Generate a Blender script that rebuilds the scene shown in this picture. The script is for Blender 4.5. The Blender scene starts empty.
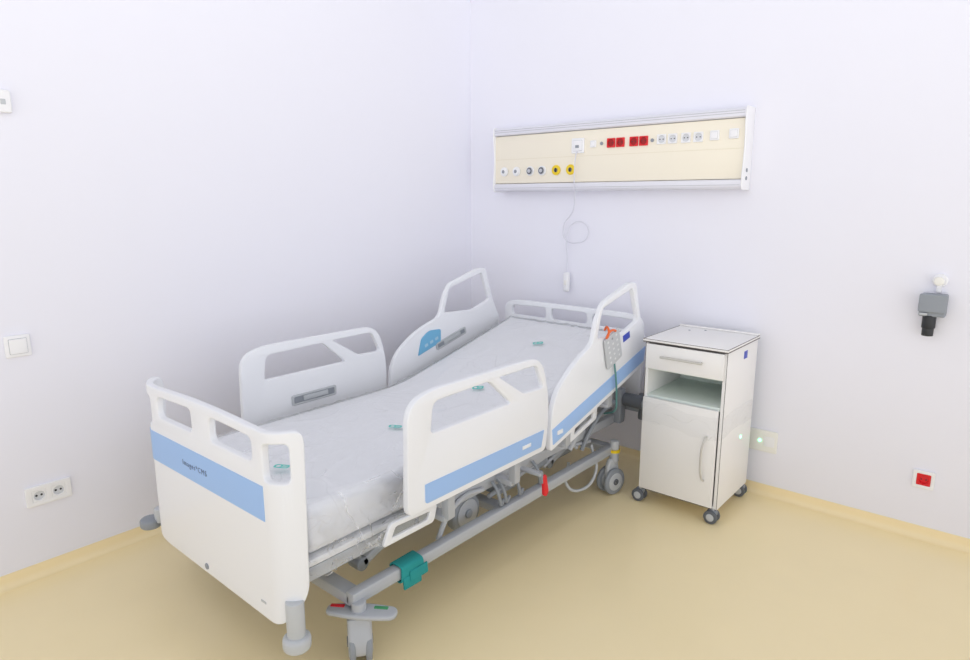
import bpy, bmesh, math, random
from mathutils import Vector, Matrix, noise
random.seed(4)
D=bpy.data; COL=bpy.context.scene.collection
# ---------------------------------------------------------------- materials
def mat(name,col,rough=.5,metal=0,coat=0,var=.0,bump=0,bscale=200,emit=0,ior=1.5):
    m=D.materials.new(name); m.use_nodes=True; nt=m.node_tree; b=nt.nodes["Principled BSDF"]
    b.inputs["Roughness"].default_value=rough; b.inputs["Metallic"].default_value=metal
    b.inputs["Coat Weight"].default_value=coat; b.inputs["Base Color"].default_value=(*col,1)
    b.inputs["IOR"].default_value=ior
    tc=nt.nodes.new("ShaderNodeTexCoord")
    if var>0:
        n=nt.nodes.new("ShaderNodeTexNoise"); n.inputs["Scale"].default_value=6; n.inputs["Detail"].default_value=3
        r=nt.nodes.new("ShaderNodeMapRange"); r.inputs[3].default_value=1-var; r.inputs[4].default_value=1+var
        mx=nt.nodes.new("ShaderNodeVectorMath"); mx.operation='SCALE'; mx.inputs[0].default_value=col
        nt.links.new(tc.outputs["Object"],n.inputs["Vector"]); nt.links.new(n.outputs[0],r.inputs[0])
        nt.links.new(r.outputs[0],mx.inputs["Scale"]); nt.links.new(mx.outputs[0],b.inputs["Base Color"])
    if bump>0:
        n2=nt.nodes.new("ShaderNodeTexNoise"); n2.inputs["Scale"].default_value=bscale
        bp=nt.nodes.new("ShaderNodeBump"); bp.inputs["Strength"].default_value=bump; bp.inputs["Distance"].default_value=.002
        nt.links.new(tc.outputs["Object"],n2.inputs["Vector"]); nt.links.new(n2.outputs[0],bp.inputs["Height"])
        nt.links.new(bp.outputs[0],b.inputs["Normal"])
    if emit>0:
        b.inputs["Emission Color"].default_value=(*col,1); b.inputs["Emission Strength"].default_value=emit
    return m
def S(r,g,b):
    f=lambda c:(c/255/12.92) if c/255<=.04045 else ((c/255+.055)/1.055)**2.4
    return (f(r),f(g),f(b))
WALL=mat("wall_paint",S(238,238,247),.75,var=.004,bump=.05,bscale=350)
FLOOR=mat("floor_vinyl",S(252,234,188),.28,var=.02,bump=.03,bscale=60)
COVE=mat("cove_vinyl",S(250,232,188),.4,var=.02)
CAPM=mat("cove_cap",S(248,234,196),.4)
WHITE=mat("bed_plastic_white",S(239,241,245),.35,coat=.2)
BLUE=mat("stripe_blue",S(160,195,242),.4)
LGREY=mat("light_grey_plastic",S(194,198,202),.4)
GREY=mat("grey_metal_paint",S(182,186,192),.4,metal=.05)
MGREY=mat("mid_grey_plastic",S(146,152,160),.5)
DGREY=mat("dark_grey_plastic",S(96,101,109),.5)
BLACK=mat("black_plastic",S(40,42,46),.45)
STEEL=mat("brushed_steel",S(208,210,214),.28,metal=.7)
SATIN=mat("satin_handle",S(208,206,201),.4,metal=.3)
RED=mat("red_plastic",S(225,25,40),.4)
REDD=mat("red_socket_plastic",S(222,26,36),.4)
DRED=mat("dark_red_recess",S(165,10,16),.5)
GREEN=mat("green_plastic",S(70,150,100),.5)
TEAL=mat("teal_fabric",S(38,150,150),.9,bump=.5,bscale=300,var=.15)
TEALP=mat("teal_print",S(80,200,190),.5)
CREAM=mat("cream_panel",S(244,237,219),.4,var=.004)
CRLINE=mat("cream_seam",S(235,227,205),.4)
ALU=mat("anodised_aluminium",S(228,228,236),.35,metal=.05)
PWHITE=mat("socket_white",S(243,243,245),.35)
OFFW=mat("off_white_plate",S(241,240,234),.4)
SHADOWG=mat("seam_grey",S(192,194,199),.6)
SOCKG=mat("socket_recess",S(214,216,220),.5)
YELLOW=mat("yellow_outlet",S(240,208,40),.4)
CABW=mat("cabinet_laminate",S(244,243,242),.55)
CABI=mat("cabinet_interior",S(226,236,230),.6)
EDGE=mat("dark_edge_band",S(85,78,76),.5)
MATT=mat("mattress_fabric",S(244,245,248),.6)
ORANGE=mat("orange_plastic",S(235,110,50),.4)
NAVY=mat("blue_label",S(60,80,190),.4)
CYAN=mat("control_membrane_blue",S(115,182,220),.4)
PCYAN=mat("pale_membrane_print",S(165,205,228),.4)
PGREY=mat("pale_handset_grey",S(196,200,205),.45)
KEYG=mat("pale_key_grey",S(225,228,231),.45)
TEXTG=mat("grey_lettering",S(108,120,150),.6)
LEDGLINT=mat("green_led_and_glint",(.15,1,.45),.4,emit=6)
CABLE=mat("teal_grey_cable",S(90,140,140),.5)
WCORD=mat("white_cord",S(222,222,231),.5)
def plastic_film(name,base,streak,width,bstr,body,fm,coat,sc=(2.5,4,5)):
    m=D.materials.new(name); m.use_nodes=True; nt=m.node_tree; nt.nodes.clear()
    N=nt.nodes.new; L=nt.links.new
    o=N("ShaderNodeOutputMaterial"); mx=N("ShaderNodeMixShader")
    t=N("ShaderNodeBsdfTransparent"); t.inputs[0].default_value=(.99,.992,.995,1)
    g=N("ShaderNodeBsdfPrincipled"); g.inputs["Base Color"].default_value=(*body,1); g.inputs["Roughness"].default_value=.05
    g.inputs["Coat Weight"].default_value=coat
    fr=N("ShaderNodeFresnel"); fr.inputs[0].default_value=1.3
    ad=N("ShaderNodeMath"); ad.operation='MULTIPLY_ADD'; ad.inputs[1].default_value=fm
    tc=N("ShaderNodeTexCoord"); mp=N("ShaderNodeMapping"); mp.inputs["Scale"].default_value=sc; mp.inputs["Rotation"].default_value=(0,0,.5)
    n=N("ShaderNodeTexNoise"); n.inputs["Scale"].default_value=1.2; n.inputs["Detail"].default_value=2; n.inputs["Distortion"].default_value=1.5
    bp=N("ShaderNodeBump"); bp.inputs["Strength"].default_value=bstr; bp.inputs["Distance"].default_value=.02
    n2=N("ShaderNodeTexNoise"); n2.inputs["Scale"].default_value=1.0; n2.inputs["Detail"].default_value=1.5; n2.inputs["Distortion"].default_value=.6
    sb=N("ShaderNodeMath"); sb.operation='SUBTRACT'; sb.inputs[1].default_value=.5
    ab=N("ShaderNodeMath"); ab.operation='ABSOLUTE'
    mr=N("ShaderNodeMapRange"); mr.inputs[1].default_value=0; mr.inputs[2].default_value=width; mr.inputs[3].default_value=base+streak; mr.inputs[4].default_value=base  # thin crease highlights drawn in as whiter streaks of the film
    L(tc.outputs["Object"],mp.inputs[0]); L(mp.outputs[0],n.inputs["Vector"]); L(n.outputs[0],bp.inputs["Height"])
    L(mp.outputs[0],n2.inputs["Vector"]); L(n2.outputs[0],sb.inputs[0]); L(sb.outputs[0],ab.inputs[0]); L(ab.outputs[0],mr.inputs[0])
    L(bp.outputs[0],g.inputs["Normal"]); L(bp.outputs[0],fr.inputs["Normal"]); L(fr.outputs[0],ad.inputs[0]); L(mr.outputs[0],ad.inputs[2])
    L(ad.outputs[0],mx.inputs[0]); L(t.outputs[0],mx.inputs[1]); L(g.outputs[0],mx.inputs[2]); L(mx.outputs[0],o.inputs[0])
    return m
FILM=plastic_film("clear_plastic_film",.02,.10,.006,.2,(.95,.96,.98),.6,.5)
FILM2=plastic_film("clear_wrap_film",.03,.14,.012,.1,(.90,.91,.91),.3,0,sc=(6,6,14))
FILM3=plastic_film("clear_loose_film",.05,.30,.012,.15,(.93,.94,.96),1.5,1,sc=(4,4,4))
# ---------------------------------------------------------------- geometry helpers
def rnd(pts,r=.02,n=6):
    out=[];N=len(pts)
    for i,p in enumerate(pts):
        rr=p[2] if len(p)>2 else r
        P=Vector(p[:2]);A=Vector(pts[i-1][:2]);B=Vector(pts[(i+1)%N][:2])
        a=(A-P);b=(B-P); ra=min(rr,a.length*.49);rb=min(rr,b.length*.49)
        if rr<=0: out.append(P);continue
        p0=P+a.normalized()*ra;p2=P+b.normalized()*rb
        for k in range(n+1):
            t=k/n; out.append(p0*(1-t)**2+P*2*t*(1-t)+p2*t*t)
    return out
def rect(u0,u1,v0,v1,r): return rnd([(u0,v0),(u1,v0),(u1,v1),(u0,v1)],r)
def circ(c,r,n=24): return [Vector((c[0]+r*math.cos(2*math.pi*k/n),c[1]+r*math.sin(2*math.pi*k/n))) for k in range(n)]
def curve_mesh(cu):
    ob=D.objects.new("tmp",cu); COL.objects.link(ob); dg=bpy.context.evaluated_depsgraph_get(); dg.update()
    me=D.meshes.new_from_object(ob.evaluated_get(dg)); D.objects.remove(ob); D.curves.remove(cu); return me
class B:
    def __init__(s): s.bm=bmesh.new(); s.mats=[]
    def mi(s,m):
        if m not in s.mats: s.mats.append(m)
        return s.mats.index(m)
    def merge(s,bm2,m,M=None):
        if M is not None: bmesh.ops.transform(bm2,matrix=M,verts=bm2.verts)
        k=s.mi(m)
        me=D.meshes.new("t"); bm2.to_mesh(me); bm2.free()
        n=len(s.bm.faces); s.bm.from_mesh(me); D.meshes.remove(me); s.bm.faces.ensure_lookup_table()
        for f in s.bm.faces[n:]: f.material_index=k
        return s
    def box(s,lo,hi,m,bev=.004,M=None,seg=2):
        b=bmesh.new(); bmesh.ops.create_cube(b,size=1)
        lo=Vector(lo);hi=Vector(hi);c=(lo+hi)/2;d=hi-lo
        bmesh.ops.transform(b,matrix=Matrix.Translation(c)@Matrix.Diagonal((*d,1)),verts=b.verts)
        if bev>0: bmesh.ops.bevel(b,geom=b.edges[:],offset=min(bev,min(d)*.45),segments=seg,profile=.5,affect='EDGES')
        return s.merge(b,m,M)
    def cyl(s,p0,p1,r,m,r2=None,n=24,bev=0):
        p0=Vector(p0);p1=Vector(p1);d=p1-p0; b=bmesh.new()
        bmesh.ops.create_cone(b,cap_ends=True,segments=n,radius1=r,radius2=r if r2 is None else r2,depth=d.length)
        if bev>0:
            eg=[e for e in b.edges if len(e.link_faces)==2 and any(len(f.verts)>4 for f in e.link_faces)]
            bmesh.ops.bevel(b,geom=eg,offset=bev,segments=3,profile=.5,affect='EDGES')
        M=Matrix.Translation((p0+p1)/2)@d.to_track_quat('Z','Y').to_matrix().to_4x4()
        return s.merge(b,m,M)
    def tube(s,pts,r,m,cyc=False,smooth=True,n=3):
        cu=D.curves.new("c",'CURVE'); cu.dimensions='3D'; cu.bevel_depth=r; cu.bevel_resolution=n; cu.use_fill_caps=True; cu.resolution_u=8
        if smooth:
            sp=cu.splines.new('BEZIER'); sp.bezier_points.add(len(pts)-1)
            for p,q in zip(sp.bezier_points,pts): p.co=q; p.handle_left_type=p.handle_right_type='AUTO'
        else:
            sp=cu.splines.new('POLY'); sp.points.add(len(pts)-1)
            for p,q in zip(sp.points,pts): p.co=(*q,1)
        sp.use_cyclic_u=cyc
        me=curve_mesh(cu); b=bmesh.new(); b.from_mesh(me); D.meshes.remove(me); return s.merge(b,m)
    def plate(s,outl,holes,th,m,bev=.005,M=None,fn=None,cuts=None):
        cu=D.curves.new("c",'CURVE'); cu.dimensions='2D'; cu.fill_mode='BOTH'; bev=min(bev,th*.49)
        cu.extrude=th/2-bev; cu.bevel_depth=bev; cu.bevel_resolution=2; cu.offset=-bev
        for L in [outl]+list(holes):
            sp=cu.splines.new('POLY'); sp.points.add(len(L)-1)
            for p,q in zip(sp.points,L): p.co=(q[0],q[1],0,1)
            sp.use_cyclic_u=True
        me=curve_mesh(cu); b=bmesh.new(); b.from_mesh(me); D.meshes.remove(me)
        bmesh.ops.remove_doubles(b,verts=b.verts,dist=1e-5)
        if cuts:
            for c in cuts: bmesh.ops.bisect_plane(b,geom=b.verts[:]+b.edges[:]+b.faces[:],plane_co=(c,0,0),plane_no=(1,0,0))
        if fn:
            for v in b.verts: v.co=Vector(fn(*v.co))
        return s.merge(b,m,M)
    def text(s,body,size,m,M,ext=.0004,sp=1):
        cu=D.curves.new("t",'FONT'); cu.body=body; cu.size=size; cu.extrude=ext; cu.align_x='CENTER'; cu.align_y='CENTER'; cu.space_character=sp
        me=curve_mesh(cu); b=bmesh.new(); b.from_mesh(me); D.meshes.remove(me); return s.merge(b,m,M)
    def obj(s,name,parent=None,label=None,cat=None,ang=35,origin=None):
        bmesh.ops.recalc_face_normals(s.bm,faces=s.bm.faces)
        me=D.meshes.new(name); s.bm.to_mesh(me); s.bm.free()
        for m in s.mats: me.materials.append(m)
        lo=Vector([min(v.co[i] for v in me.vertices) for i in range(3)]);hi=Vector([max(v.co[i] for v in me.vertices) for i in range(3)])
        c=Vector(origin) if origin else Vector(((lo.x+hi.x)/2,(lo.y+hi.y)/2,(lo.z+hi.z)/2))
        me.transform(Matrix.Translation(-c)); me.shade_smooth(); me.set_sharp_from_angle(angle=math.radians(ang))
        ob=D.objects.new(name,me); COL.objects.link(ob); ob.location=c; ob["wl"]=tuple(c)
        par(ob,parent)
        if label: ob["label"]=label
        if cat: ob["category"]=cat
        return ob
def par(ob,parent):
    if parent:
        ob.parent=parent; ob.matrix_parent_inverse=Matrix.Translation(-Vector(parent["wl"]))
def empty(name,loc,label,cat):
    e=D.objects.new(name,None); COL.objects.link(e); e.location=loc; e["wl"]=tuple(loc); e.empty_display_size=.1
    e["label"]=label; e["category"]=cat; return e
MX=lambda x:Matrix(((0,0,1,x),(1,0,0,0),(0,1,0,0),(0,0,0,1)))      # (u,v,w)->(x+w, u, v)
MY=lambda y:Matrix(((1,0,0,0),(0,0,-1,y),(0,1,0,0),(0,0,0,1)))     # (u,v,w)->(u, y-w, v)
TR=Matrix.Translation
# ---------------------------------------------------------------- room
WX,WY=.14,-.16
def struct(o): o["kind"]="structure"; return o
struct(B().box((WX-.1,-6.2,-.1),(5.6,WY+.1,0),FLOOR,0).obj("floor"))
struct(B().box((WX-.1,WY,0),(5.6,WY+.1,3.3),WALL,0).obj("wall_back"))
struct(B().box((WX-.1,-6.2,0),(WX,WY,3.3),WALL,0).obj("wall_left"))
def cove(a,b_,name,axis):
    prof=[(0,.060),(.002,.060)]+[(.002+.026*(1-math.cos(t)),.030-.029*math.sin(t)) for t in [math.pi/2*k/9 for k in range(0,10)]]+[(.028,0),(0,0)]
    g=B(); bm=bmesh.new(); rings=[]
    for e in (a,b_):
        rings.append([bm.verts.new((WX+p[0],e,p[1]) if axis=='y' else (e,WY-p[0],p[1])) for p in prof])
    n=len(prof)
    for i in range(n): bm.faces.new((rings[0][i],rings[0][(i+1)%n],rings[1][(i+1)%n],rings[1][i]))
    g.merge(bm,COVE)
    if axis=='y': g.box((WX,a,.060),(WX+.003,b_,.063),CAPM,.001)
    else: g.box((a,WY-.003,.060),(b_,WY,.063),CAPM,.001)
    struct(g.obj(name,ang=50))
cove(-6.2,WY,"baseboard_left",'y'); cove(WX,5.6,"baseboard_back",'x')
# ---------------------------------------------------------------- bed
bed=empty("hospital_bed",(1.13,-1.5,0),"white adjustable hospital bed with blue-striped side rails and grey wheeled frame","bed")
PC,PW,PR,PY=1.10,.395,.11,-2.70
def bend(s,z,w):
    a=abs(s);sgn=1 if s>=0 else -1
    if a<=PW: return (PC+s,PY-w,z)
    t=(a-PW)/PR; r=PR+w
    return (PC+sgn*(PW+r*math.sin(t)),PY+PR-r*math.cos(t),z)
cuts=[sg*(PW+PR*math.radians(k)) for sg in(-1,1) for k in range(0,84,8)]
fo=rnd([(-.545,.37,.05),(-.43,.245,.09),(.44,.228,.06),(.535,.340,.05),(.545,.88,.03),(.525,.905,.04),(.395,.895,.1),(0,.91,.2),(-.395,.895,.1),(-.525,.905,.04),(-.545,.88,.03)],.05)
holeL=rnd([(-.335,.782),(-.065,.782),(-.065,.872),(-.335,.864)],.028); holeR=rnd([(.065,.782),(.335,.782),(.335,.864),(.065,.872)],.028)
holeE=lambda s:[Vector((s*p.x,p.y)) for p in rnd([(.395,.732),(.496,.732),(.496,.866),(.395,.856)],.026)]
fp=B().plate(fo,[holeL,holeR,holeE(1),holeE(-1)],.028,WHITE,.006,fn=lambda u,v,w:bend(u,v,w-.014),cuts=cuts)
fp=fp.obj("foot_panel",bed)
st=B().plate(rect(-.515,.39,.592,.713,.002),[],.003,BLUE,.0005,fn=lambda u,v,w:bend(u,v,w+.0005),cuts=cuts).obj("stripe",fp,label="light blue stripe")
B().text("Images*CMS",.029,TEXTG,MY(PY-.0028)@TR((1.035,.650,0)),ext=.0002,sp=1.25).obj("lettering",st,label="small grey lettering")
B().cyl((1.06,PY-.004,.268),(1.06,PY+.01,.268),.012,MGREY,bev=.002).obj("fixing_cap",fp)
B().box((1.43,PY-.002,.285),(1.46,PY,.293),LGREY,.0005).obj("maker_plate",fp)
x,y=1.572,-2.665
B().cyl((x,y,.33),(x,y,.19),.030,LGREY,bev=.004).cyl((x,y,.205),(x,y,.155),.046,LGREY,bev=.014).obj("corner_bumper",fp,label="grey round bumper roller")
x,y=.55,-2.685
B().cyl((x+.03,y+.03,.33),(x+.03,y+.03,.27),.025,LGREY,bev=.004).cyl((x,y,.285),(x,y,.245),.043,MGREY,bev=.012).obj("corner_bumper",fp,label="grey round bumper roller")
# head panel
HC=1.11; HY=-.345
ho=rnd([(-.50,.45,.04),(.50,.45,.04),(.50,.935,.05),(.40,.96,.1),(-.40,.96,.1),(-.50,.935,.05)],.04)
B().plate(ho,[rnd([(-.44,.86),(-.17,.86),(-.17,.93),(-.44,.923)],.025),rnd([(-.13,.86),(.13,.86),(.13,.93),(-.13,.93)],.025),rnd([(.17,.86),(.44,.86),(.44,.923),(.17,.93)],.025)],.026,WHITE,.006,M=TR((HC,0,0))@MY(HY)).obj("head_panel",bed)
# side rails
foot_out=rnd([(-2.275,.50,.04),(-1.43,.50,.03),(-1.405,.72,.15),(-1.47,.94,.09),(-2.17,.945,.10),(-2.265,.90,.06)],.05)
fh1=rnd([(-2.155,.782,.022),(-1.685,.782,.02),(-1.825,.905,.025),(-2.14,.898,.035)],.03)
fh2=rnd([(-1.60,.802,.02),(-1.455,.797,.02),(-1.508,.908,.03),(-1.765,.908,.01)],.02)
def head_shape(o):
    out=rnd([(-1.395,.475,.025),(-.50,.71,.025),(-.475+o,.83,.03),(-.56+o,.98,.08),(-.625+o,1.178,.022),(-.70+o,1.182,.03),(-.97+o,1.108,.04),(-1.02+o,1.02,.04),(-1.05+o,.92,.04),(-1.20,.86,.12),(-1.38,.73,.10)],.05)
    h=rnd([(-1.010+o,.940,.02),(-.965+o,1.083,.022),(-.665+o,1.153,.012),(-.588+o,.972,.025),(-.75+o,.925,.04)],.02)
    return out,[h]
def rail(out,holes,x,name="side_rail"):
    return B().plate(out,holes,.027,WHITE,.005,M=MX(x)).obj(name,bed,label="white moulded plastic rail with grip openings")
XN,XF=1.683,.605; hw=.014
nf=rail(foot_out,[fh1,fh2],XN); nh=rail(*head_shape(0),XN); ff=rail(foot_out,[fh1,fh2],XF); fh=rail(*head_shape(.06),XF)
for p,x in((nf,XN+hw),(ff,XF-hw)):
    B().plate(rnd([(-2.19,.525,.015),(-1.47,.525,.005),(-1.45,.60,.002),(-2.19,.60,.002)],.005),[],.003,BLUE,.0005,M=MX(x)).obj("stripe",p,label="light blue stripe")
for p,x in((nh,XN+hw),(fh,XF-hw)):
    B().plate(rnd([(-1.375,.505,.005),(-.505,.735,.004),(-.49,.815,.002),(-1.385,.58,.002)],.004),[],.003,BLUE,.0005,M=MX(x)).obj("stripe",p,label="light blue stripe")
g=B().box((-.03,-.0015,-.008),(.03,.0015,.008),WHITE,.0005); g.bm.transform(TR((XN+.016,-1.58,.562))@Matrix.Rotation(math.pi/2,4,'Z')); g.obj("maker_plate",nf)
B().plate(rect(-1.345,-1.30,.545,.565,.004),[],.003,WHITE,.0005,M=MX(XN+.0165)).obj("maker_plate",nh)
def latch(p,y0,y1,z0,z1,x,sx,tilt=0):
    M=TR((0,(y0+y1)/2,(z0+z1)/2))@Matrix.Rotation(tilt,4,'X')
    w=(y1-y0)/2;h=(z1-z0)/2
    g=B().plate(rect(-w,w,-h,h,.012),[rect(-w+.012,w-.012,-h+.01,h-.01,.006)],.008,LGREY,.002,M=M@MX(x))
    g.box((x-.003,-w+.01,-h+.008),(x+.001,w-.01,h-.008),MGREY,0,M=M); g.box((x-.002,-w*.5,-h*.4),(x+.006,w*.6,h*.5),LGREY,.002,M=M)
    g.obj("release_latch",p,label="grey release latch")
latch(ff,-2.02,-1.76,.625,.677,XF+.016,1); latch(fh,-1.03,-.76,.755,.80,XF+.016,1,.25)
cp=B().plate(rnd([(-.12,-.045,.008),(.075,-.05,.012),(.10,.025,.015),(.005,.06,.03),(-.065,.04,.015)],.012),[],.006,CYAN,.002,M=TR((0,-1.075,.795))@Matrix.Rotation(.30,4,'X')@MX(XF+.016)).obj("control_panel",fh,label="blue membrane control panel")
for i in range(3):
    B().plate(rect(-.055+i*.045,-.028+i*.045,-.022,-.004,.004),[],.001,PCYAN,.0001,M=TR((0,-1.075,.795))@Matrix.Rotation(.30,4,'X')@MX(XF+.0195)).obj("button",cp,label="pale blue button")
# mattress platform
pf=B()
pf.box((.70,-2.60,.405),(1.56,-1.40,.432),WHITE,.008)
ang=math.atan(.242)
pf.box((.70,0,-.027),(1.56,.99,0),WHITE,.008,M=TR((0,-1.40,.432))@Matrix.Rotation(ang,4,'X'))
pf.obj("mattress_platform",bed,label="white mattress platform with raised backrest section")
uf=B()
for x in(.72,1.54): uf.box((x-.02,-2.60,.355),(x+.02,-.42,.405),GREY,.006)
for y in(-2.58,-1.9,-1.2,-.44): uf.box((.72,y-.02,.36),(1.54,y+.02,.40),GREY,.005)
for x in(.80,1.46): uf.box((x-.02,-2.67,.375),(x+.02,-2.56,.40),LGREY,.004)
uf.obj("upper_frame",bed,label="grey painted steel upper frame")
for yc in(-2.20,-1.0):
    B().plate(rnd([(-.14,-.035,.02),(.12,-.035,.02),(.14,.035,.02),(-.10,.045,.02)],.02),[rnd([(-.095,-.012,.01),(.085,-.012,.01),(.10,.016,.01),(-.075,.024,.01)],.01)],.014,WHITE,.004,M=TR((0,yc,.425 if yc<-2 else .49))@Matrix.Rotation(0 if yc<-2 else ang,4,'X')@MX(1.625)).obj("mattress_bracket",bed)
for (x,sx) in((1.60,1),(.67,-1)):
    for y in(-2.02,-1.60):
        if sx>0: g=B().box((x-.06,y-.025,.375),(x+.05,y+.025,.40),GREY,.005).box((x+.03,y-.02,.39),(x+.068,y+.02,.53),GREY,.005)
        else: g=B().box((x-.075,y-.025,.375),(x+.05,y+.025,.40),GREY,.005).box((x-.065,y-.02,.39),(x-.04,y+.02,.53),GREY,.005)
        g.obj("rail_hinge_arm",bed)
    for y in(-1.2,-.8):
        zz=.432+(y+1.40)*.242
        g=B().box((x-.06 if sx>0 else x-.07,y-.025,zz-.045),(x+.06,y+.025,zz-.025),GREY,.005)
        g.box((x+.035 if sx>0 else x-.07,y-.02,zz-.04),(x+.068 if sx>0 else x-.045,y+.02,zz+.13),GREY,.005)
        g.obj("rail_hinge_arm",bed)
# base frame
bf=B()
for x in(.64,1.60): bf.box((x-.022,-2.47,.220),(x+.022,-.60,.27),GREY,.008)
for y in(-2.44,-.64): bf.box((.64,y-.03,.215),(1.60,y+.03,.26),GREY,.008)
bf.box((.64,-1.62,.220),(1.60,-1.56,.255),GREY,.006)
bf.box((.95,-2.0,.22),(1.25,-1.2,.30),MGREY,.02)
bf.box((1.05,-1.15,.23),(1.45,-.80,.31),MGREY,.02)
bf.obj("base_frame",bed,label="grey painted steel base frame")
for x in(.82,1.44):
    for (y0,y1) in((-2.30,-1.95),(-1.05,-.65)):
        la=B()
        p0=Vector((x,y0,.25));p1=Vector((x,y1,.38));d=p1-p0
        la.box((-.018,-.03,-d.length/2),(.018,.03,d.length/2),GREY,.006,M=TR((p0+p1)/2)@d.to_track_quat('Z','X').to_matrix().to_4x4())
        for p in(p0,p1): la.cyl(p-Vector((.03,0,0)),p+Vector((.03,0,0)),.028,MGREY,bev=.004)
        la.obj("lift_arm",bed)
B().cyl((1.3,-1.85,.30),(1.3,-1.25,.34),.035,LGREY,bev=.006).cyl((1.3,-1.3,.335),(1.3,-.95,.36),.014,STEEL).box((1.24,-1.98,.24),(1.36,-1.80,.34),MGREY,.015).obj("actuator",bed,label="grey electric lift actuator")
g=B().cyl((1.465,-1.76,.262),(1.515,-1.76,.262),.088,MGREY,n=48,bev=.012).cyl((1.514,-1.76,.262),(1.521,-1.76,.262),.064,GREY,n=40,bev=.003).cyl((1.520,-1.76,.262),(1.530,-1.76,.262),.020,MGREY,n=24,bev=.003)
g.obj("drive_disc",bed,label="round grey mechanism disc")
B().tube([(1.56,-1.99,.25),(1.57,-1.94,.34),(1.57,-1.84,.385),(1.57,-1.72,.375)],.011,GREY).obj("curved_guard",bed)
for y in(-1.66,-1.62,-1.52,-1.36): B().tube([(1.57,y,.39),(1.60,y,.36),(1.61,y+.01,.31),(1.60,y+.03,.28),(1.60,y+.05,.30)],.008,MGREY).obj("frame_hook",bed)
B().box((1.42,-1.56,.27),(1.53,-1.42,.355),MGREY,.012).obj("control_box",bed,label="grey electric control box")
B().box((1.44,-1.32,.30),(1.53,-1.16,.36),MGREY,.012).obj("control_box",bed,label="grey electric control box")
for (p,q) in(((1.52,-1.62,.29),(1.52,-1.15,.345)),((1.49,-1.15,.27),(1.49,-.85,.37)),((1.55,-1.30,.40),(1.55,-.80,.32)),((1.56,-1.10,.44),(1.56,-.95,.33))):
    B().cyl(p,q,.011,GREY,n=16,bev=.002).obj("linkage_rod",bed)
g=B()
g.tube([(1.56,-1.02,.34),(1.58,-.95,.44),(1.58,-.82,.52),(1.58,-.68,.55)],.015,GREY)
g.tube([(1.56,-.90,.30),(1.58,-.85,.40),(1.58,-.74,.47),(1.58,-.60,.50)],.012,MGREY)
g.box((1.55,-.56,.36),(1.60,-.50,.56),MGREY,.01)
g.cyl((1.60,-.52,.50),(1.72,-.52,.50),.038,DGREY,bev=.008).cyl((1.70,-.52,.50),(1.74,-.52,.50),.030,MGREY,bev=.006)
g.box((1.56,-.47,.42),(1.70,-.43,.47),MGREY,.008)
g.cyl((1.68,-.45,.38),(1.68,-.45,.53),.024,DGREY,bev=.006)
g.obj("backrest_bracket",bed,label="grey backrest support bracket")
B().tube([(1.56,-.80,.30),(1.60,-.81,.16),(1.58,-.93,.09),(1.54,-1.0,.13),(1.52,-.96,.24)],.008,LGREY).obj("power_cable",bed)
# castors
def castor(x,y,rot,prot=None):
    M=TR((x,y,0))@Matrix.Rotation(rot,4,'Z')
    def T(b,M=M): b.bm.transform(M); return b
    if prot is None:
        fk=B().plate(rnd([(-.05,.085,.03),(.03,.065,.02),(.05,.10,.04),(.035,.16,.02),(.03,.20,.01),(-.03,.20,.01),(-.05,.15,.03)],.02),[],.030,LGREY,.010,M=Matrix(((1,0,0,-.01),(0,0,-1,0),(0,1,0,0),(0,0,0,1))))
    else:
        fk=B().plate(rnd([(-.075,.045,.03),(.055,.045,.03),(.06,.10,.04),(.035,.16,.02),(.03,.185,.01),(-.03,.185,.01),(-.07,.15,.04)],.02),[],.084,GREY,.014,M=Matrix(((1,0,0,-.01),(0,0,-1,0),(0,1,0,0),(0,0,0,1))))
    fk.cyl((0,0,.18),(0,0,.24),.026,GREY,bev=.004)
    fk=T(fk).obj("castor",bed,label="grey locking castor")
    w=B()
    for s in(-1,1):
        w.cyl((-.02,s*.028-.011,.075),(-.02,s*.028+.011,.075),.074,MGREY,n=36,bev=.008)
        w.cyl((-.02,s*.028-.0135,.075),(-.02,s*.028+.0135,.075),.050,LGREY,n=30,bev=.003)
        w.cyl((-.02,s*.028-.017,.075),(-.02,s*.028+.017,.075),.018,DGREY,n=20,bev=.002)
    w.cyl((-.02,-.045,.075),(-.02,.045,.075),.010,STEEL)
    T(w).obj("wheel",fk)
    if prot is not None:
        p=B().plate(rnd([(-.125,-.024,.02),(.0,-.044,.08),(.125,-.030,.03),(.125,.030,.03),(0,.044,.08),(-.125,.024,.02)],.02),[],.018,GREY,.007,M=TR((.01,0,.200)))
        p.box((-.105,.004,.2045),(-.055,.020,.2115),RED,.002).box((.05,.008,.2045),(.10,.024,.2115),GREEN,.002)
        T(p,TR((x,y,0))@Matrix.Rotation(prot,4,'Z')).obj("brake_pedal",fk,label="grey brake pedal with red and green marks")
castor(1.625,-2.45,math.radians(-36),math.radians(34)); castor(.62,-2.44,math.radians(34),math.radians(34))
castor(1.625,-.66,math.radians(75)); castor(.62,-.635,math.radians(80))
B().cyl((1.625,-.66,.235),(1.625,-.66,.25),.032,YELLOW).cyl((1.625,-.66,.25),(1.625,-.66,.30),.026,LGREY,bev=.004).obj("corner_socket",bed)
B().box((1.58,-1.48,.385),(1.70,-1.45,.40),GREY,.004).cyl((1.695,-1.465,.41),(1.700,-1.455,.350),.007,MGREY,bev=.002).plate(rnd([(-.012,.055),(.012,.055),(.020,-.040),(0,-.055),(-.020,-.040)],.01),[],.014,RED,.004,M=TR((0,-1.442,.333))@Matrix.Rotation(.15,4,'X')@MX(1.702)).obj("release_lever",bed,label="short grey lever with red tip")
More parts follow.
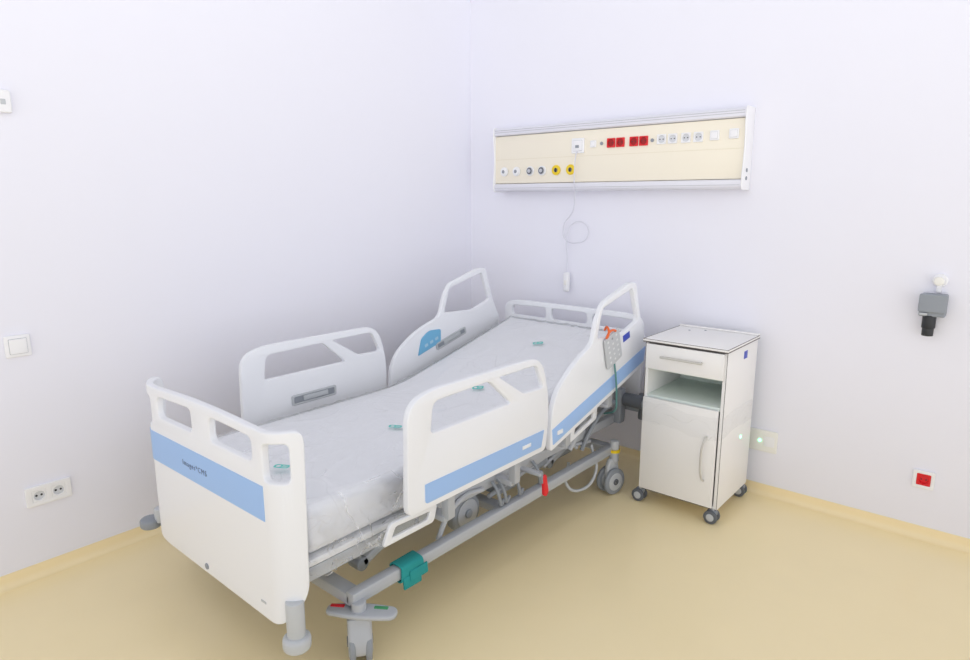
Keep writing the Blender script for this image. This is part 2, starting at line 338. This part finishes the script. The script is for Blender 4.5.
# ---------------------------------------------------------------- teal wrap
g=B()
g.plate(rnd([(-.036,-.036),(.036,-.036),(.036,.038),(-.036,.038)],.025),[rnd([(-.026,-.030),(.026,-.030),(.026,.030),(-.026,.030)],.01)],.11,TEAL,.003,M=TR((1.60,-2.20,.2435))@Matrix(((1,0,0,0),(0,0,-1,0),(0,1,0,0),(0,0,0,1))))
g.box((1.630,-2.25,.185),(1.640,-2.16,.235),TEAL,.004); g.box((1.636,-2.22,.208),(1.645,-2.13,.25),TEAL,.004)
for v in g.bm.verts: v.co+=Vector(noise.noise_vector(v.co*30))*.004
g.obj("fabric_wrap",None,"teal fabric wrap strapped round the bed's lower frame tube","strap")
# ---------------------------------------------------------------- mattress
def ramp(y): 
    t=y+1.40; k=.06
    return .242*(t if t>.5 else k*math.log(1+math.exp(t/k)))
def ridge(q,k=2.0): return max(0,1-abs(noise.noise(q))*k*2.2)**3
def matt_bm(lo,hi,bev,nx,ny,nz,disp,film=False):
    b=bmesh.new(); bmesh.ops.create_cube(b,size=1); lo=Vector(lo);hi=Vector(hi)
    bmesh.ops.transform(b,matrix=TR((lo+hi)/2)@Matrix.Diagonal((*(hi-lo),1)),verts=b.verts)
    bmesh.ops.bevel(b,geom=b.edges[:],offset=bev,segments=4,profile=.5,affect='EDGES')
    for ax,n in((0,nx),(1,ny),(2,nz)):
        for k in range(1,n):
            c=[0,0,0];no=[0,0,0];c[ax]=lo[ax]+bev+(hi[ax]-lo[ax]-2*bev)*k/n;no[ax]=1
            bmesh.ops.bisect_plane(b,geom=b.verts[:]+b.edges[:]+b.faces[:],plane_co=c,plane_no=no)
    b.normal_update()
    for v in b.verts:
        p=v.co.copy(); nn=v.normal.copy()
        n=noise.fractal(Vector((p.x*4,p.y*5,p.z*9)),1,2,4)
        d=nn*n*disp
        if film:
            ft=max(0,min(1,(-2.15-p.y)/.40))
            sd=min(1,abs(nn.x)+abs(nn.y))
            r1=ridge(Vector((p.x*4+p.y*2,p.y*2.5-p.x*2,p.z*3)))
            r1b=ridge(Vector((p.x*8-p.y*5,p.y*6+p.x*6,7)))
            r2=ridge(Vector((p.x*9+p.z*5,p.y*9+p.z*8,p.z*4+p.y*2+p.x)),1.4)
            top=(1-sd)*(.0045*r1+.0015*r1b+ft*(.009*r1+.006*r1b))
            side=sd*(.006+.012*r2)
            d=d+nn*(top+side)
        v.co=p+d
        v.co.z+=ramp(p.y)
    return b
m=B(); m.merge(matt_bm((.69,-2.595,.438),(1.550,-.40,.612),.03,14,44,3,.0015),MATT)
mt=m.obj("mattress",None,"pale grey foam mattress wrapped in clear plastic on the bed","mattress",ang=80)
m=B(); m.merge(matt_bm((.686,-2.602,.434),(1.558,-.39,.617),.034,90,200,14,.001,film=True),FILM)
path=[]
for i in range(90): path.append((Vector((1.558,-1.85-.70*i/90)),Vector((1,0))))
for i in range(20):
    a=math.pi/2*i/20; path.append((Vector((1.518+.04*math.cos(a),-2.55-.05*math.sin(a))),Vector((math.cos(a),-math.sin(a)))))
for i in range(60): path.append((Vector((1.518-.60*i/60,-2.600)),Vector((0,-1))))
bm=bmesh.new(); rows=[]
for j in range(26):
    t=j/25; row=[]
    for i,(p,nn) in enumerate(path):
        s=i*.0078
        fade=min(1,i/40)
        q=Vector((s*9+t*2.4,t*3.0-s*3,4.2)); q2=Vector((s*20-t*6,t*9,1.3))
        fold=ridge(q,.8)*.045+ridge(q2,1.0)*.020
        sidefac=1 if i<100 else .30
        off=.010+ (t**.6)*(.010+fold)*fade*sidefac
        z=.622-.235*t*(.82+.18*fade)+.016*noise.noise(Vector((s*7,9,2)))*t
        P=p+nn*off
        P.x-= (1-t)**6*.02*nn.x; P.y-=(1-t)**6*.02*nn.y
        row.append(bm.verts.new((P.x,P.y,z)))
    rows.append(row)
for a,b_ in zip(rows,rows[1:]):
    for i in range(len(path)-1): bm.faces.new((a[i],a[i+1],b_[i+1],b_[i]))
m.merge(bm,FILM3)
m.obj("plastic_cover",mt,label="clear wrinkled plastic film cover",ang=180)
for (x,y) in((1.23,-2.47),(1.21,-1.89),(1.165,-1.28),(1.137,-.715)):
    z=.612+ramp(y); M=TR((x,y,z+(.022 if y<-2.3 else .013)))@Matrix.Rotation(math.atan(.242) if y>-1.35 else 0,4,'X')@Matrix.Rotation(.5,4,'Z')@Matrix.Scale(.85,4)
    B().plate(rnd([(-.035,-.018),(.035,-.018),(.035,.018),(-.035,.018)],.016),[circ((-.015,0),.011),rect(.002,.026,-.010,-.003,.001),rect(.002,.026,.003,.010,.001)],.001,TEALP,.0002,M=M).obj("printed_mark",mt,label="small teal printed mark")
# ---------------------------------------------------------------- handset on rail
xh=XN+.022
MH=TR((0,-.870,.872))@Matrix.Rotation(.34,4,'X')
hso=B().plate(rnd([(-.078,-.085,.012),(.070,-.085,.012),(.078,.080,.012),(-.070,.080,.012)],.02),[],.011,PGREY,.003,M=MH@MX(xh+.001)).obj("bed_handset",None,"grey bed control handset hooked on the side rail","remote control")
for i in range(5):
    for j in range(3):
        B().box((xh+.0063,-.050+j*.042,-.066+i*.029),(xh+.0073,-.036+j*.042,-.056+i*.029),MGREY if (i==4 and j==1) else KEYG,.0003,M=MH).obj("button",hso)
B().tube([(xh,-.93,.93),(xh+.008,-.93,.965),(XN+.014,-.92,.985),(XN-.01,-.90,.965)],.006,ORANGE).tube([(xh+.010,-.955,.935),(xh+.010,-.93,.960),(xh+.010,-.89,.968),(xh+.010,-.865,.960)],.006,ORANGE).obj("hook",hso,label="orange coiled hook")
B().tube([(xh,-.85,.80),(xh+.01,-.84,.70),(xh+.0,-.81,.60),(xh-.02,-.78,.52),(1.60,-.74,.47)],.005,CABLE).obj("cable",hso)
B().box((XN+.0135,-.75,.885),(XN+.016,-.68,.92),NAVY,.0005,M=TR((0,-.72,.905))@Matrix.Rotation(.24,4,'X')@TR((0,.72,-.905))).obj("blue_label",nh,label="blue rating label")
# ---------------------------------------------------------------- bedside cabinet
cx0,cx1,cy0,cy1,cz0,cz1=1.785,2.208,-.662,-.225,.072,.885
cab=empty("bedside_cabinet",((cx0+cx1)/2,(cy0+cy1)/2,0),"white bedside cabinet with dark edge banding on grey castors","cabinet")
t=.018
g=B()
g.box((cx0,cy0,cz0),(cx0+t,cy1,cz1),CABW,.001).box((cx1-t,cy0,cz0),(cx1,cy1,cz1),CABW,.001)
g.box((cx0+t,cy1-t,cz0),(cx1-t,cy1,cz1),CABI,.001).box((cx0+t,cy0,cz0),(cx1-t,cy1-t,cz0+t),CABW,.001)
g.box((cx0+t,cy0+.004,.585),(cx1-t,cy1-t,.603),CABI,.001).box((cx0+t,cy0+.02,.735),(cx1-t,cy1-t,.745),CABI,.001)
for (a,b_) in(((cx0,cz0),(cx0+.003,cz1)),((cx1-.002,cz0),(cx1+.0003,cz1))): g.box((a[0],cy0-.001,a[1]),(b_[0],cy0,b_[1]),EDGE,0)
g.box((cx0,cy0-.001,cz0),(cx1,cy0,cz0+.003),EDGE,0)
body=g.obj("body",cab)
Z=cz1
g=B().box((cx0-.008,cy0-.022,Z+.005),(cx1+.008,cy1+.005,Z+.016),CABW,.001).box((cx0-.008,cy0-.022,Z),(cx1+.008,cy1+.004,Z+.005),EDGE,.0005)
g.box((cx0-.008,cy1-.012,Z+.016),(cx1+.008,cy1+.005,Z+.026),CABW,.003)
g.box((cx0-.0085,cy0-.0225,Z+.0152),(cx1+.0085,cy0-.019,Z+.0167),EDGE,0).box((cx1+.005,cy0-.022,Z+.0152),(cx1+.0085,cy1,Z+.0167),EDGE,0).box((cx0-.0085,cy0-.022,Z+.0152),(cx0-.005,cy1,Z+.0167),EDGE,0)
for (x,y) in((cx0+.09,-.33),(cx0+.16,-.28)): g.cyl((x,y,Z+.015),(x,y,Z+.018),.006,MGREY,n=12)
g.obj("cabinet_top",cab,label="white top with thin dark edge")
dr=B().box((cx0+.010,cy0-.020,.748),(cx1-.010,cy0-.002,.878),CABW,.003).obj("drawer",cab)
B().plate(rnd([(-.11,-.006,.005),(.11,-.006,.005),(.11,.006,.005),(-.11,.006,.005)],.006),[],.010,SATIN,.003,M=TR((1.99,0,.82))@MY(cy0-.038)).cyl((1.89,cy0-.034,.82),(1.89,cy0-.02,.82),.005,SATIN).cyl((2.09,cy0-.034,.82),(2.09,cy0-.02,.82),.005,SATIN).obj("handle",dr,label="satin metal handle")
do=B().box((cx0+.006,cy0-.020,cz0+.012),(cx1-.022,cy0-.002,.592),CABW,.003).obj("door",cab)
B().tube([(2.14,cy0-.02,.455),(2.137,cy0-.040,.44),(2.128,cy0-.05,.34),(2.137,cy0-.040,.235),(2.14,cy0-.02,.22)],.0052,SATIN).obj("handle",do,label="satin metal bow handle")
bm=bmesh.new(); rows=[]
for k in range(8):
    z=.450+k*.016; row=[]
    for i in range(60):
        if i<=36: x=cx0-.002+(cx1-cx0+.004)*i/36; p=Vector((x,cy0-.0225,z)); nn=Vector((0,-1,0))
        else: p=Vector((cx1+.003,cy0-.0225+(cy1-cy0)*(i-36)/23,z)); nn=Vector((1,0,0))
        zz=z+ (.014*math.sin(i*.17)+.014*noise.noise(Vector((i*.2,k*.1,0))))*(1 if k in(0,7) else .5)
        p.z=zz; p+=nn*(.001+.004*ridge(Vector((i*.16,k*.3,3)),.9))
        row.append(bm.verts.new(p))
    rows.append(row)
for a,b_ in zip(rows,rows[1:]):
    for i in range(59): bm.faces.new((a[i],a[i+1],b_[i+1],b_[i]))
B().merge(bm,FILM2).obj("film_wrap",cab,label="loose clear protective film",ang=180)
B().cyl((cx1,-.383,.384),(cx1+.003,-.383,.384),.008,LEDGLINT,n=12).obj("led_or_glint",body,label="green reflection of the socket light, as a glowing spot")  # socket light's reflection on the side panel, painted as an emissive dot
for x in(cx0+.02,cx1-.005):
    for y in(cy0+.005,cy1-.03):
        x2=x-.012
        k=B().cyl((x2,y,.078),(x2,y,.055),.010,STEEL).box((x2-.022,y-.012,.045),(x2+.022,y+.012,.072),MGREY,.008)
        k=k.obj("castor",cab,label="grey twin-wheel castor")
        w=B()
        for s in(-1,1):
            w.cyl((x2-.006,y+s*.019-.008,.035),(x2-.006,y+s*.019+.008,.035),.035,DGREY,n=28,bev=.005)
            w.cyl((x2-.006,y+s*.019-.0095,.035),(x2-.006,y+s*.019+.0095,.035),.020,LGREY,n=20,bev=.002)
        w.cyl((x2-.006,y-.02,.035),(x2-.006,y+.02,.035),.006,STEEL)
        w.obj("wheel",k)
B().plate(rect(-.43,-.38,.81,.85,.001),[],.001,NAVY,.0002,M=MX(cx1+.0005)).obj("blue_label",body,label="small blue label")
# ---------------------------------------------------------------- medical supply unit
px0,px1,pz0,pz1,pyf=.435,2.08,1.655,2.06,-.255
un=empty("medical_supply_unit",((px0+px1)/2,WY,pz0),"cream wall-mounted medical supply unit with aluminium rails","supply unit")
hb=B().box((px0+.004,pyf,pz0+.052),(px1-.010,WY,pz1-.052),CREAM,.004)
hb.box((px0+.01,pyf-.001,1.858),(px1-.012,pyf,1.861),CRLINE,0)
hbo=hb.obj("housing",un,label="cream front housing")
prof=[(0,0),(.095,0),(.110,.012),(.110,.045),(.10,.050),(0,.050)]
def railprof(z0,flip,name):
    pts=rnd([(a,(z0+.050-b) if flip else (z0+b)) for a,b in prof],.006)
    g=B().plate(pts,[],px1-px0-.014,ALU,.001,M=Matrix(((0,0,1,(px0+px1)/2),(-1,0,0,WY),(0,1,0,0),(0,0,0,1))))
    g.box((px0+.012,WY-.1115,z0+.020),(px1-.014,WY-.109,z0+.023),SHADOWG,0)
    if flip: g.box((px0+.012,WY-.1115,z0+.032),(px1-.014,WY-.109,z0+.035),SHADOWG,0)
    g.obj(name,un,label="silver-white aluminium rail")
railprof(pz0,False,"equipment_rail"); railprof(pz1-.050,True,"equipment_rail")
for x,tt in((px0,.006),(px1-.010,.008)):
    B().plate(rnd([(0,pz0-.004,.01),(.115,pz0-.004,.02),(.12,pz0+.05,.02),(.105,pz0+.2,.05),(.12,pz1-.05,.02),(.115,pz1+.005,.02),(0,pz1+.005,.01)],.02),[],tt,PWHITE,.003,M=Matrix(((0,0,1,x+.006),(-1,0,0,WY),(0,1,0,0),(0,0,0,1)))).obj("end_cap",un,label="white end cap")
for z in(1.75,1.71): B().cyl((px1,-.225,z),(px1+.003,-.225,z),.010,MGREY,n=16).obj("fixing_cap",un)
def outlet(x,z,kind):
    y=pyf
    colr={'w':PWHITE,'s':STEEL,'y':YELLOW}[kind]
    if kind=='y':
        g=B().cyl((x,y,z),(x,y-.008,z),.031,YELLOW,bev=.002,n=32).cyl((x,y-.008,z),(x,y-.011,z),.013,DGREY,n=20,bev=.001).box((x-.004,y-.013,z-.013),(x+.004,y-.010,z+.013),BLACK,.001)
    else:
        g=B().cyl((x,y,z),(x,y-.010,z),.030,PWHITE,bev=.003,n=32).cyl((x,y-.010,z),(x,y-.017,z),.024,colr,bev=.003,n=28)
        g.cyl((x,y-.017,z),(x,y-.020,z),.011,DGREY if kind!='w' else MGREY,n=20,bev=.001)
        if kind=='s': g.cyl((x,y-.0165,z),(x,y-.0185,z),.020,DGREY,n=24).cyl((x,y-.0185,z),(x,y-.023,z),.012,STEEL,n=16)
    g.obj("gas_outlet",un,label={'w':"white round gas outlet",'s':"chrome ringed gas outlet",'y':"yellow round vacuum outlet"}[kind])
for x,k in((.522,'w'),(.622,'w'),(.733,'s'),(.825,'s'),(.93,'y'),(1.035,'y')): outlet(x,1.782,k)
ZS=1.925
def schuko(x,z,m,md,parent,name,label,y=pyf,s=.046):
    g=B().plate(rect(x-s/2,x+s/2,z-s/2,z+s/2,.004),[circ((x,z),s*.40)],.010,m,.002,M=MY(y-.004)).cyl((x,y-.0005,z),(x,y-.003,z),s*.42,md,n=24)
    for d in(-1,1): g.cyl((x+d*s*.18,y-.003,z),(x+d*s*.18,y-.0045,z),s*.06,BLACK,n=10)
    return g.obj(name,parent,label=label)
for x in(1.308,1.368,1.453,1.513): schuko(x,ZS,REDD,DRED,un,"power_socket","red power socket",s=.052)
for x in(1.62,1.685,1.76,1.828): schuko(x,ZS+.002,PWHITE,SOCKG,un,"power_socket","white power socket",s=.052)
def wswitch(x,z,s,parent,y,label="white rocker switch"):
    return B().plate(rect(x-s/2,x+s/2,z-s/2,z+s/2,.006),[],.010,PWHITE,.003,M=MY(y-.004)).plate(rect(x-s*.34,x+s*.34,z-s*.34,z+s*.34,.003),[],.006,PWHITE,.002,M=MY(y-.010)).plate(rect(x-s*.36,x+s*.36,z-s*.36,z+s*.36,.003),[],.001,SHADOWG,.0002,M=MY(y-.0092)).obj("switch",parent,label=label)
wswitch(1.085,ZS-.005,.088,un,pyf,"white nurse call switch plate"); wswitch(1.19,ZS,.04,un,pyf); wswitch(1.915,ZS+.005,.05,un,pyf); wswitch(2.015,ZS+.008,.05,un,pyf)
B().box((1.072,pyf-.0155,ZS-.018),(1.096,pyf-.013,ZS-.002),MGREY,.0005).obj("call_symbol",un)
for x in(1.245,1.565): B().cyl((x,pyf,ZS),(x,pyf-.006,ZS),.010,MGREY,n=16,bev=.001).obj("indicator",un)
# nurse call handset
yc=pyf-.03
nc=B().box((.965,-.212,1.020),(1.008,-.182,1.145),PWHITE,.013,seg=3).obj("nurse_call_handset",None,"white nurse call handset hanging on a thin cord","call handset")
B().tube([(1.085,pyf-.015,1.885),(1.087,yc,1.86),(1.08,yc,1.70),(1.05,-.24,1.54),(.955,-.20,1.43),(.965,-.19,1.355),(1.05,-.185,1.335),(1.125,-.185,1.375),(1.11,-.185,1.45),(1.02,-.19,1.455),(.975,-.19,1.36),(.982,-.19,1.25),(.985,-.195,1.14)],.0033,WCORD).obj("cord",nc,label="thin white cord")
B().box((.978,-.2145,1.065),(.996,-.2115,1.095),OFFW,.001).obj("button",nc)
# ---------------------------------------------------------------- wall fittings
sw=B().plate(rect(-3.01,-2.92,.973,1.063,.008),[],.012,PWHITE,.004,M=MX(WX+.006)).plate(rect(-2.997,-2.933,.986,1.05,.004),[],.002,SHADOWG,.0005,M=MX(WX+.0125)).obj("light_switch",None,"white square light switch on the wall","switch")
B().plate(rect(-2.995,-2.935,.988,1.048,.004),[],.006,PWHITE,.002,M=MX(WX+.015)).obj("rocker",sw)
def wallsock(M,w,h,n,name,label,m,md,frame=PWHITE,ins=.025,pin=.003):
    cs=[((i-(n-1)/2)*.072,0) for i in range(n)]
    o=B().plate(rect(-w/2,w/2,-h/2,h/2,.008),[rect(c[0]-ins,c[0]+ins,-ins,ins,.004) for c in cs],.012,frame,.003,M=M@TR((0,0,.006))).obj(name,None,label,"socket")
    for c in cs:
        g=B().plate(rect(c[0]-ins,c[0]+ins,-ins,ins,.003),[circ(c,.0205)],.010,m,.001,M=M@TR((0,0,.007))).plate(circ(c,.022),[],.003,md,.0005,M=M@TR((0,0,.0025)))
        for d in(-1,1): g.plate(circ((c[0]+d*.0095,0),pin,10),[],.002,BLACK,.0002,M=M@TR((0,0,.0045)))
        g.obj("socket_insert",o)
    return o
wallsock(TR((0,-2.930,.366))@MX(WX),.170,.088,2,"wall_socket","white double power socket on the wall",PWHITE,SOCKG,pin=.0045)
wallsock(TR((2.998,0,.298))@MY(WY),.088,.088,1,"wall_socket","red power socket in a white frame",REDD,RED,ins=.028)
ws=B().plate(rect(2.19,2.335,.252,.372,.006),[],.012,OFFW,.003,M=MY(WY-.006)).plate(rect(2.268,2.322,.285,.339,.004),[],.004,PWHITE,.001,M=MY(WY-.0135)).obj("wall_socket",None,"off-white double outlet plate with green indicator lights","socket")
B().cyl((2.245,WY-.012,.312),(2.245,WY-.016,.312),.007,LEDGLINT,n=12).obj("led_or_glint",ws,label="lit green indicator")
dv=B().plate(rect(-3.02,-2.875,1.93,2.015,.010),[],.025,PWHITE,.006,M=MX(WX+.0125)).obj("wall_thermostat",None,"small white boxed controller on the wall","thermostat")
B().plate(rect(-2.912,-2.895,1.96,1.98,.003),[],.002,LGREY,.0005,M=MX(WX+.026)).obj("display",dv)
bx=2.945
gb=B().plate(rect(bx-.05,bx+.05,1.085,1.185,.008),[],.07,MGREY,.006,M=MY(WY-.034)).plate(rect(bx-.053,bx+.053,1.105,1.188,.01),[],.012,MGREY,.004,M=MY(WY-.073)).obj("connector_box",None,"grey hinged wall connector box with black plug below","connector box")
B().cyl((bx-.008,WY-.045,1.09),(bx-.008,WY-.045,1.03),.027,BLACK,bev=.004).cyl((bx-.008,WY-.045,1.035),(bx-.008,WY-.045,.995),.023,BLACK,bev=.003).obj("plug",gb,label="black round plug")
B().box((bx-.045,WY-.082,1.092),(bx-.015,WY-.0692,1.102),LGREY,.001).obj("hinge_tab",gb)
B().cyl((bx+.01,WY,1.245),(bx+.01,WY-.015,1.245),.030,PWHITE,bev=.005).cyl((bx+.01,WY-.015,1.245),(bx+.01,WY-.05,1.245),.013,PWHITE,bev=.003).cyl((bx+.01,WY-.045,1.245),(bx+.01,WY-.055,1.245),.020,OFFW,bev=.004).box((bx,WY-.02,1.19),(bx+.02,WY,1.24),PWHITE,.003).obj("wall_hook",None,"round white wall hook above the grey box","hook")
# ---------------------------------------------------------------- lights, world, camera
w=D.worlds.new("w"); bpy.context.scene.world=w; w.use_nodes=True; nt=w.node_tree; bg=nt.nodes["Background"]
l=D.lights.new("overhead_fill",'AREA'); l.shape='RECTANGLE'; l.size=l.size_y=3.0; l.energy=9; l.color=(.98,.98,1)
o=D.objects.new("overhead_fill",l); COL.objects.link(o); o.location=(2.2,-2.5,3.25)  # unseen overhead fill, added to lift the dark wall corner
tc=nt.nodes.new("ShaderNodeTexCoord"); sx=nt.nodes.new("ShaderNodeSeparateXYZ"); mr=nt.nodes.new("ShaderNodeMapRange")
nt.links.new(tc.outputs["Generated"],sx.inputs[0]); nt.links.new(sx.outputs[2],mr.inputs[0])
mr.inputs[1].default_value=-.05; mr.inputs[2].default_value=.62; mr.inputs[3].default_value=1.90; mr.inputs[4].default_value=.58
nt.links.new(mr.outputs[0],bg.inputs[1]); bg.inputs[0].default_value=(.965,.968,1,1)
sc=bpy.context.scene; sc.view_settings.view_transform='Standard'
cam=D.objects.new("camera",D.cameras.new("camera")); COL.objects.link(cam)
cam.data.sensor_width=36; cam.data.lens=647/970*36; cam.location=(3.253,-3.706,1.6)
cam.rotation_euler=(math.radians(90-11.36),0,math.radians(40.07)); cam.data.clip_start=.05
sc.camera=cam
for o in D.objects:
    if "wl" in o: del o["wl"]
